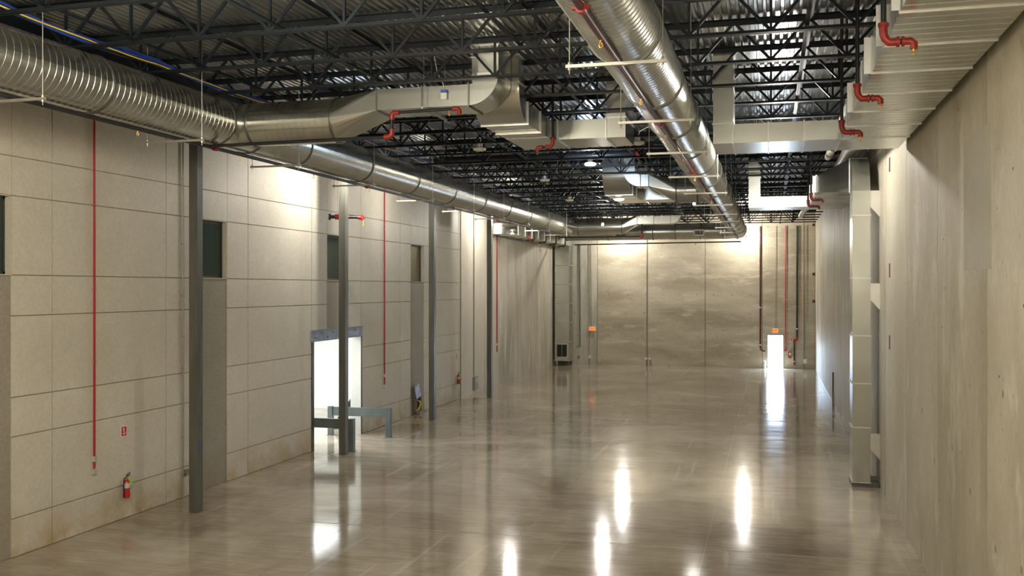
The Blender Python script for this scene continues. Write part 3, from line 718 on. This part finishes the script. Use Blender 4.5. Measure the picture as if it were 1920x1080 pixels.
for k, (y, z) in enumerate(((32.0, 8.0), (34.5, 8.0))):
    armover(1.23, y, ZT, z, .36, ('nearer', 'further')[k] + ' red-elbowed sprinkler drop under the second right-wall duct', 'sprinkler drops under the right duct')
armover(-5.0, 22.05 + .2, ZT, 8.55, -.38, 'dark sprinkler drop with red elbow beneath the near hooded duct', None)
for k, y in enumerate((51.8, 54.6, 57.3, 60.0)):
    armover(XL + 1.42, y, ZT, 7.86, -.4, '%s black sprinkler drop under the far left wall duct' % ORD[k], 'black sprinkler drops at the far left', rm='black', r=.03)
t = thing('sprinkler_drop', 'short black drop with a red end hanging left of the far left duct', 'pipe', (-12.55, 49.3, 7.8))
part('drop_pipe', MB().tube([(-12.45, 49.6, ZT), (-12.45, 49.6, 7.95)], .035, 8), M['black'], t, 40)
part('elbow', MB().tube([(-12.45, 49.6, 7.98), (-12.45, 49.6, 7.84), (-12.35, 49.6, 7.80)], .075, 10), M['red'], t, 40)
t = thing('sprinkler_drop', 'black drop with a red fitting under the bright far branch duct', 'pipe', (-7.2, 55.3, 8.0))
part('drop_pipe', MB().tube([(-7.1, 54.8, 8.86), (-7.1, 54.8, 8.25)], .04, 8), M['black'], t, 40)
part('elbow', MB().tube([(-7.1, 54.8, 8.3), (-7.1, 54.8, 8.12), (-7.18, 54.8, 8.08)], .09, 10), M['red'], t, 40)
part('pipe', MB().tube([(-12.0, 54.8, 8.14), (-7.1, 54.8, 8.14)], .035, 8), M['black'], t, 40)
# far pipe in front of the back wall
t = thing('sprinkler_pipe', 'thin dark pipe crossing just under the far round duct before the back wall', 'pipe', (-6, 61.6, 8.1))
part('pipe', MB().tube([(-12.4, 61.6, 8.02), (-1.8, 61.6, 8.10)], .04, 8), M['black'], t, 40)
for q in range(5): part('sprinkler_head', MB().tube([(-10.9 + q * 2.1, 61.6, 8.04), (-10.9 + q * 2.1, 61.6, 7.9)], .02, 6), M['brass'], t, 40)
for x in (-12.3, -7.0, -1.9): part('hanger_rod', MB().tube([(x, 61.6, 8.0), (x, 61.6, ZT)], .008, 6), M['zinc'], t)
# wall-side valve piece with red couplings behind the second column
t = thing('sprinkler_stub', 'short black pipe with red couplings and brass head behind the second column', 'pipe', (-13.3, 28.6, 7.5))
part('pipe', MB().tube([(-13.55, 27.9, 7.46), (-12.65, 28.3, 7.46)], .055, 12), M['black'], t, 40)
part('flange', MB().tube([(-13.56, 27.9, 7.46), (-13.50, 27.93, 7.46)], .10, 16), M['black'], t, 40)
part('coupling', MB().tube([(-13.38, 27.98, 7.46), (-13.25, 28.03, 7.46)], .085, 14).tube([(-13.14, 28.08, 7.46), (-12.98, 28.15, 7.46)], .085, 14), M['red'], t, 40)
part('elbow', MB().tube([(-12.72, 28.27, 7.46), (-12.6, 28.32, 7.45), (-12.56, 28.34, 7.38)], .075, 12), M['red'], t, 40)
part('sprinkler_head', MB().tube([(-12.56, 28.34, 7.32), (-12.56, 28.34, 7.18)], .03, 8), M['brass'], t, 40)
part('hanger_rod', MB().tube([(-13.3, 28.01, 7.5), (-13.3, 28.01, ZT)], .01, 6), M['zinc'], t)

# pipes on the right beyond the first duct
t = thing('insulated_pipe', 'foil-wrapped pipe with red flanges high on the right beyond the near duct', 'pipe', (1.5, 22, 8.9))
part('pipe', MB().tube([(1.52, 22.6, 8.72), (1.52, 27.9, 8.82)], .095, 16), M['insul'], t, 40)
part('flange', MB().tube([(1.52, 22.6, 8.72), (1.52, 22.75, 8.72)], .15, 16).tube([(1.52, 22.0, 8.86), (1.52, 22.08, 8.86)], .14, 16), M['embed'], t, 40)
part('valve', MB().tube([(1.52, 21.9, 8.9), (1.52, 22.6, 8.74)], .07, 12), M['red'], t, 40)
for y in (24.2, 25.6, 26.9): part('pipe_strap', MB().tube([(1.52, y, 8.76), (1.52, y + .04, 8.76)], .103, 16), M['black'], t, 40)
part('pipe', MB().tube([(1.42, 38.2, 8.5), (1.36, 47.5, 8.62)], .12, 14), M['insul'], t, 40)
t = thing('plastic_pipe', 'fat pale round pipe along the top of the right wall, white rounded end', 'pipe', (2.1, 30, 8.9))
part('pipe', MB().tube([(2.12, 21.9, 9.05), (2.12, 46.0, 9.0), (2.12, 46.15, 9.0), (2.12, 46.22, 9.0)], [.19, .19, .14, .05], 20), M['pvc'], t, 40)
for y in (23, 33, 43): part('hanger_rod', MB().tube([(2.12, y, 9.1), (2.12, y, ZT)], .01, 6), M['zinc'], t)
t = single('blue_conduit', MB().tube([(2.42, 26.45, ZT), (2.42, 26.45, 8.75)], .03, 8), M['blue'], 'short blue conduit dropping to the top of the right vertical duct', 'conduit', smooth=40)
# blue and yellow cables above the left duct
t = thing('cable_bundle', 'bundle of blue and yellow cables draped along above the left round duct', 'cable', (-11.3, 20, 9.5))
def cab(dx, dz, ph, m, r=.018):
    pts = []
    for i in range(120):
        y = 7 + i * .33; pts.append((-11.35 + dx + .03 * math.sin(y * .9 + ph), y, 9.52 + dz - .07 * abs(math.sin((y - 11.9) * PI / 4.06)) + .02 * math.sin(y * 1.7 + ph)))
    part('cable', MB().tube(pts, r, 6), M[m], t, 50)
cab(0, 0, 0, 'blue', .03); cab(.05, .03, 1, 'blue'); cab(-.05, .02, 2, 'blue'); cab(.08, -.03, 3, 'yellow', .012); cab(-.1, 0, 4, 'black', .025)

# ------------------------------------------------------------------ lamps
def lens(n=16, r=.17):
    return MB().tube([(0, 0, -.07), (0, 0, -.05), (0, 0, 0), (0, 0, .04)], [r * .75, r * .95, r, r * .8], n)
DISC = [(-5.56, 30.17, 9.16, 'lampcool', 'cool white disc lamp hanging under the blue-lit joist near the centre'),
        (-8.0, 26.11, 9.16, 'lampoff', 'unlit cream disc lamp under the joists left of the near hooded duct'),
        (-3.5, 26.11, 9.16, 'lampoff', 'unlit cream disc lamp just left of the right round duct'),
        (-8.0, 34.23, 9.16, 'lampoff', 'unlit pinkish disc lamp under the joists over the middle of the hall'),
        (-8.75, 42.35, 9.16, 'lampoff', 'small unlit disc lamp far back, above the left round duct')]
for x, y, z, m, lab in DISC:
    t = thing('disc_lamp', lab, 'lamp', (x, y, z), 'round disc lamps under the joists')
    part('lens', MB().tube([(x, y, z - .06), (x, y, z - .05), (x, y, z), (x, y, z + .03)], [.12, .17, .19, .15], 18), M[m], t, 40)
    part('housing', MB().tube([(x, y, z + .03), (x, y, z + .14)], .08, 12), M['boxw'], t, 40)
    part('cord', MB().tube([(x, y, z + .14), (x + .05, y, z + .3), (x + .28, y + .02, z + .42), (x + .45, y + .03, z + .28), (x + .5, y + .04, z + .8)], .012, 6), M['white'], t, 40)
LN = ['lit work lamp between left round duct and wall, just before the second column', 'lit work lamp close to the back wall, left, behind the far round duct',
      'lit work lamp close to the back wall, right, behind the far round duct', 'lit work lamp above the near right cross duct, before the vertical duct',
      'lit work lamp in front of the bright far branch duct', 'small bright lamp far off between the hooded duct and the right round duct',
      'lit work lamp by the pale concrete panels on the left', 'faint lit work lamp by the left wall, between second and third columns']
for k, (x, y, z, p, c) in enumerate(LAMPS):
    t = thing('work_lamp', LN[k], 'lamp', (x, y, z), 'lit temporary work lamps')
    part('bulb', MB().tube([(x, y, z), (x, y, z + .02), (x, y, z + .08), (x, y, z + .13)], [.03, .055, .055, .025], 12), M['lampon'], t, 40)
    part('socket', MB().tube([(x, y, z + .13), (x, y, z + .22)], .03, 10), M['rubber'], t, 40)
    part('cord', MB().tube([(x, y, z + .22), (x, y, ZT)], .008, 6), M['rubber'], t, 40)

# ------------------------------------------------------------------ guardrails, door things
def guard(y, x1, x0, zt, label, m, posts):
    t = thing('guard_rail', label, 'guardrail', (x1, y, 0), 'steel guardrails by the left doorway')
    part('rail', MB().box(x0, x1 - .09, y - .05, y + .05, zt - .32, zt - .02), M[m], t)
    for px in posts:
        part('post', MB().box(px - .085, px + .085, y - .085, y + .085, 0, zt), M[m], t)
        part('base_plate', MB().box(px - .12, px + .12, y - .12, y + .12, 0, .012), M[m], t)
guard(31.15, -12.85, -15.15, 1.02, 'grey-blue guardrail beyond the second column, across the doorway edge', 'greyblue', (-12.85, -15.05))
guard(28.12, -12.86, -16.6, 1.05, 'darker guardrail running through the doorway behind the second column', 'greyblue', (-12.86, -16.5))
t = single('leaning_board', MB().bar((-15.6, 32.6, 0), (-14.62, 33.3, 1.75), .45, .04, up=(1, 0, 0)), M['dark'], 'dark narrow board leaning inside the bright doorway', 'board')

# ------------------------------------------------------------------ left-wall fixtures
def ext(X, Y, zb, label, rot='l', tagc=True):
    """fire extinguisher on the left wall (rot l, facing +x) or the back wall (facing -y)"""
    t = thing('fire_extinguisher', label, 'extinguisher', (X, Y, zb), 'fire extinguishers')
    def P(a, o_, z): return (X + o_, Y + a, zb + z) if rot == 'l' else (X + a, Y - o_, zb + z)
    cx = .10
    part('tank', MB().tube([P(0, cx, 0), P(0, cx, .015), P(0, cx, .34), P(0, cx, .385), P(0, cx, .42)], [.06, .073, .073, .058, .025], 22), M['tank'], t, 40)
    part('label_band', MB().tube([P(0, cx, .225), P(0, cx, .338)], .0742, 22, cap=False), M['lab'], t, 40, 'silver-grey paper label')
    part('valve', MB().tube([P(0, cx, .41), P(0, cx, .47)], .022, 10), M['brass'], t, 40)
    part('handle', MB().bar(P(-.02, cx, .47), P(.11, cx, .50), .022, .012).bar(P(-.02, cx, .50), P(.12, cx, .55), .022, .012), M['rubber'], t)
    part('hose', MB().tube([P(-.02, cx, .45), P(-.07, cx, .46), P(-.10, cx, .40), P(-.105, cx, .25), P(-.095, cx, .12)], .014, 8), M['rubber'], t, 40)
    part('nozzle', MB().tube([P(-.095, cx, .15), P(-.095, cx, .03)], [.016, .02], 8), M['rubber'], t, 40)
    part('wall_bracket', MB().bar(P(0, .0, .36), P(0, .06, .36), .05, .1), M['boxw'], t)
    part('sticker', MB().bar(P(.03, cx + .068, .14), P(.03, cx + .068, .18), .03, .008) if rot == 'l' else MB().box(X + .01, X + .04, Y - cx - .076, Y - cx - .07, zb + .14, zb + .18), M['yellow'], t)
    if tagc:
        part('inspection_tag', MB().bar(P(.07, cx + .055, .27), P(.09, cx + .06, .45), .085, .006, up=(1, 0, 0)) if rot == 'l' else MB().box(X + .05, X + .12, Y - cx - .08, Y - cx - .07, zb + .3, zb + .45), M['tag'], t, label='lime green tag')
def text(name, s, size, parent, loc, rot, m, ext_=.002):
    cu = bpy.data.curves.new(name, 'FONT'); cu.body = s; cu.size = size; cu.align_x = 'CENTER'; cu.align_y = 'CENTER'; cu.extrude = ext_; cu.offset = size * .012
    tmp = bpy.data.objects.new('tmp', cu); col.objects.link(tmp); bpy.context.view_layer.update()
    me = bpy.data.meshes.new_from_object(tmp.evaluated_get(bpy.context.evaluated_depsgraph_get())); bpy.data.objects.remove(tmp)
    o = bpy.data.objects.new(name, me); col.objects.link(o); me.materials.clear(); me.materials.append(m); b = org(parent)
    o.parent = parent; o.location = tuple(loc[i] - b[i] for i in range(3)); o.rotation_euler = rot; return o
def ext_sign(X, Y, zc, label, s=.085, facing='x'):
    t = thing('wall_sign', label, 'sign', (X, Y, zc), 'red extinguisher signs')
    def B(a0, a1, o0, o1, z0, z1):
        return MB().box(X + o0, X + o1, Y + a0, Y + a1, zc + z0, zc + z1) if facing == 'x' else MB().box(X + a0, X + a1, Y - o1, Y - o0, zc + z0, zc + z1)
    part('border', B(-s * 1.12, s * 1.12, 0, .01, -s * 1.35, s * 1.35), M['signwhite'], t)
    part('field', B(-s, s, .01, .014, -s * 1.2, s * 1.2), M['signred'], t)
    # white extinguisher pictogram: body, shoulder, hose arm, and base bar with arrow
    part('pictogram', MB(), M['signwhite'], t) if False else None
    def poly(pts, o_):
        return [((X + o_, Y + a, zc + z) if facing == 'x' else (X + a, Y - o_, zc + z)) for a, z in pts]
    pg = MB(); body = [(-.12, -.4), (.18, -.4), (.18, .45), (.10, .6), (.10, .85), (-.28, .95), (-.5, .75), (-.5, .2), (-.36, .2), (-.36, .65), (-.12, .72)]
    pg.add(poly([(a * s, z * s) for a, z in body], .016), [tuple(range(len(body)))])
    pg.add(poly([(a * s, z * s) for a, z in [(-.8, -.62), (.8, -.62), (.8, -.5), (-.8, -.5)]], .016), [(0, 1, 2, 3)])
    pg.add(poly([(a * s, z * s) for a, z in [(-.3, -.72), (.3, -.72), (.0, -1.1)]], .016), [(0, 1, 2)])
    part('pictogram', pg, M['signwhite'], t)
def boxy(name, x0, x1, y0, y1, z0, z1, m, parent, label=None):
    o = part(name, MB().box(x0, x1, y0, y1, z0, z1), M[m], parent, label=label); return o
def conduit(Y, z0, z1, label, m, r, boxes=(), group=None, straps=()):
    t = thing('wall_conduit', label, 'conduit', (XL, Y, z0), group)
    part('pipe', MB().tube([(XL + .03, Y, z0), (XL + .03, Y, z1)], r, 8), M[m], t, 40)
    for z in boxes:
        b = part('junction_box', MB().box(XL, XL + .06, Y - .055, Y + .055, z - .06, z + .06), M['boxw'], t, label='small zinc junction box')
        part('cover_plate', MB().box(XL + .06, XL + .064, Y - .05, Y + .05, z - .055, z + .055), M['boxw'], b)
    for z in straps: part('pipe_strap', MB().box(XL, XL + .045, Y - .04, Y + .04, z - .012, z + .012), M['conduit'], t)
    return t
def yl_(px): # room depth along the left wall of an image column, measured off line
    return ((26314 / (1446 - px)) - 3.67) / .9655
conduit(17.62, 1.22, 9.3, 'long red conduit with two small boxes at its foot, beside the nearest extinguisher sign', 'redpipe', .023, (1.52, 1.25), 'red conduits on the left wall', (3.6, 5.2, 7.0))
conduit(33.7, 1.45, 9.3, 'red conduit on the left wall just beyond the lit doorway', 'redpipe', .025, (1.9, 1.5), 'red conduits on the left wall', (4.5, 7.4))
conduit(49.1, 1.8, 9.3, 'red conduit on the far left concrete beyond the last column', 'redpipe', .03, (2.2,), 'red conduits on the left wall')
conduit(20.85, 0, 9.3, 'thin grey conduit on the left wall just before the nearest column', 'conduit', .02, (), None, (1.5, 3.2, 4.0, 5.0, 6.3, 7.9))
t = thing('outlet_box', 'small grey box with a lever low on the conduit by the nearest column', 'box', (XL, 20.95, .6))
boxy('housing', XL, XL + .07, 20.93, 21.07, .53, .68, 'boxd', t); part('lever', MB().tube([(XL + .05, 20.9, .62), (XL + .08, 20.78, .62), (XL + .08, 20.76, .56)], .018, 8), M['boxd'], t, 40)
ext_sign(XL, 18.6 + .02, 1.97, 'red and white extinguisher sign on the left wall, nearest the camera')
ext(XL, 18.6, .48, 'red extinguisher with lime tag, low on the left wall nearest the camera')
ext_sign(XL, 42.35, 2.0, 'small red extinguisher sign far along the left wall', .10)
ext(XL, 42.35, .75, 'red extinguisher with lime tag at the far end of the painted panels')
for y_, z0_, lab in ((42.8, 0, 'thin dark conduit at the seam where painted panels meet bare concrete'), (44.9, .9, 'dark thin conduit on the pale concrete panel above a floor box')):
    t = thing('wall_conduit', lab, 'conduit', (XL, y_, z0_)); part('pipe', MB().tube([(XL + .06, y_, z0_), (XL + .06, y_, 9.3)], .022, 8), M['boxd'], t, 40)
t = thing('outlet_box', 'dark grey box low on the pale concrete between the last two columns', 'box', (XL, 45.2, .3))
boxy('housing', XL + .03, XL + .13, 44.8, 45.4, .22, .85, 'boxd', t); boxy('cover_plate', XL + .13, XL + .14, 44.85, 45.35, .55, .8, 'conduit', t)
# open electrical box with flap and yellow wires
t = thing('electrical_box', 'open floor box on the left wall, grey flap up, yellow wires hanging out', 'box', (XL, 37.0, .1))
Y0 = 36.85
part('housing', MB().box(XL, XL + .02, Y0, Y0 + .62, .08, .72).box(XL + .02, XL + .12, Y0, Y0 + .03, .08, .72).box(XL + .02, XL + .12, Y0 + .59, Y0 + .62, .08, .72).box(XL + .02, XL + .12, Y0, Y0 + .62, .08, .11).box(XL + .02, XL + .12, Y0, Y0 + .62, .69, .72), M['boxd'], t)
part('box_interior', MB().box(XL + .02, XL + .03, Y0 + .03, Y0 + .59, .11, .69), M['dark'], t)
part('flap', MB().bar((XL + .14, Y0 + .2, .72), (XL + .10, Y0 + .05, 1.22), .5, .015, up=(1, 0, 0)), M['lintel'], t, label='grey cover flap swung up')
for q in range(4):
    part('wire', MB().tube([(XL + .08, Y0 + .1 + q * .1, .15), (XL + .14, Y0 + .25 + q * .09, .32 + q * .05), (XL + .12, Y0 + .42, .42 + q * .04), (XL + .08, Y0 + .3 - q * .03, .58)], .011, 6), M['yellow'], t, 40, 'yellow wire')
part('foot', MB().box(XL, XL + .05, Y0 + .08, Y0 + .12, 0, .08).box(XL, XL + .05, Y0 + .5, Y0 + .54, 0, .08), M['boxd'], t)

# ------------------------------------------------------------------ back-wall fixtures
def vpipe(x, z0, z1, label, m, r=.035, group=None, off=.08, extra=None):
    t = thing('wall_pipe', label, 'pipe', (x, YB, z0), group)
    part('pipe', MB().tube([(x, YB - off, z0), (x, YB - off, z1)], r, 8), M[m], t, 40); return t
t = vpipe(-12.58, 1.2, 8.2, 'grey-blue pipe on the back wall beside the corner vertical duct', 'greyblue', .045)
part('pipe_stub', MB().tube([(-12.58, YB - .08, 1.2), (-12.85, YB - .08, 1.2)], .03, 8), M['conduit'], t, 40)
vpipe(-11.93, 0.0, 8.2, 'thin dark conduit on the back wall, left of the pair above the left exit sign', 'boxd', .022)
vpipe(-11.80, 2.55, 8.2, 'thin dark conduit on the back wall running down to the left exit sign', 'boxd', .022)
t = thing('outlet_box', 'small box low on the back wall below the left exit sign', 'box', (-11.9, YB, .45)); boxy('housing', -12.0, -11.8, YB - .13, YB - .02, .40, .62, 'boxw', t)
t = thing('outlet_box', 'small box low on the back wall beside the corner duct', 'box', (-12.7, YB, .45)); boxy('housing', -12.95 + .2, -12.60 , YB - .07, YB, .36, .6, 'boxd', t)
t = vpipe(-8.05, 0, 9.2, 'thin conduit pair down the joint in the middle of the back wall', 'boxd', .02)
part('pipe', MB().tube([(-7.82, YB - .08, 0), (-7.82, YB - .08, .5)], .02, 8), M['boxd'], t, 40)
part('junction_box', MB().box(-8.15, -8.0, YB - .13, YB - .03, .4, .55).box(-7.9, -7.76, YB - .13, YB - .03, .4, .55), M['boxw'], t)
t = vpipe(-.67, 1.35, 9.2, 'dark fire pipe on the back wall left of the bright far door', 'maroon', .05)
part('elbow', MB().tube([(-.67, YB - .08, 1.4), (-.65, YB - .08, 1.2), (-.55, YB - .08, 1.12), (-.36, YB - .08, 1.10)], .045, 8), M['maroon'], t, 40)
part('collar', MB().tube([(-.67, YB - .08, 1.48), (-.67, YB - .08, 1.53)], .06, 8), M['signwhite'], t, 40)
part('collar', MB().tube([(-.67, YB - .08, 3.9), (-.67, YB - .08, 3.96)], .06, 8), M['signwhite'], t, 40)
t = single('bollard', MB().tube([(-.42, YB - .3, 0), (-.42, YB - .3, .46), (-.42, YB - .3, .50)], [.08, .08, .03], 14), M['boxw'], 'short pale post on the floor left of the bright far door', 'post', smooth=40)
t = vpipe(.9, 1.25, 9.2, 'thin red conduit on the back wall right of the bright far door', 'redpipe', .03)
part('junction_box', MB().box(.84, .96, YB - .1, YB, 1.12, 1.26), M['redpipe'], t)
t = vpipe(1.62, 2.0, 9.2, 'black fire pipe on the back wall, stepping left above a long drop', 'black', .055)
part('elbow', MB().tube([(1.62, YB - .08, 2.05), (1.62, YB - .08, 1.88), (1.52, YB - .08, 1.84), (1.44, YB - .08, 1.84)], .065, 8), M['red'], t, 40)
part('pipe', MB().tube([(1.45, YB - .08, 1.84), (1.45, YB - .08, .42)], .05, 8), M['black'], t, 40)
part('coupling', MB().tube([(1.45, YB - .08, 1.92), (1.45, YB - .08, 1.68)], .07, 8).tube([(1.45, YB - .08, .42), (1.45, YB - .08, .24)], .065, 8), M['red'], t, 40)
part('collar', MB().tube([(1.62, YB - .08, 2.55), (1.62, YB - .08, 2.6)], .07, 8).tube([(1.45, YB - .08, .46), (1.45, YB - .08, .5)], .065, 8), M['signwhite'], t, 40)
ext_sign(1.2, YB, 1.88, 'pale pink and red sign beside the black fire pipe on the back wall', .10, 'y')
ext(1.19, YB, .68, 'red extinguisher on the back wall right of the bright far door', 'b', False)
t = vpipe(2.1, .6, 9.2, 'thin grey conduit with a box below, near the right corner of the back wall', 'boxd', .025)
boxy('junction_box', 2.0, 2.24, YB - .12, YB, .35, .62, 'boxw', t)
for k, z in enumerate((9.6 - .35, 6.1, 4.35)):
    t = thing('wall_box', ('highest', 'middle', 'lowest')[k] + ' of three small dark brackets in the right corner of the back wall', 'bracket', (2.65, YB, z), 'small corner brackets')
    boxy('plate', 2.56, 2.735, YB - .02, YB, z - .09, z + .09, 'embed', t); boxy('lug', 2.62, 2.735, YB - .1, YB - .02, z - .04, z + .04, 'dark', t)
t = thing('wall_conduit', 'short dark red upright bar at the foot of the far right wall', 'conduit', (XR, 45.6, 0))
part('pipe', MB().tube([(XR - .04, 45.6, .05), (XR - .04, 45.6, 1.4)], .03, 8), M['embed'], t, 40); part('foot', MB().box(XR - .08, XR, 45.56, 45.64, 0, .5), M['boxd'], t)
def exit_sign(x, z, label, w_=.34, off=.12):
    t = thing('exit_sign', label, 'sign', (x, YB, z), 'glowing exit signs')
    part('housing', MB().box(x - w_ / 2 - .02, x + w_ / 2 + .02, YB - off + .005, YB, z - .13, z + .13), M['signwhite'], t)
    part('face', MB().box(x - w_ / 2, x + w_ / 2, YB - off - .005, YB - off + .005, z - .11, z + .11), M['exitbox'], t, label='glowing orange face')
    text('lettering', 'EXIT', .17, t, (x, YB - off - .012, z), (PI / 2, 0, 0), M['exitlet'])
exit_sign(-11.74, 2.42, 'glowing orange exit sign low on the back wall, left side', .40, .16)
exit_sign(.28, 2.45, 'glowing orange exit sign above the bright far door', .34)
vpipe(.28, 2.6, 9.2, 'thin conduit on the back wall dropping to the exit sign over the far door', 'boxd', .016)
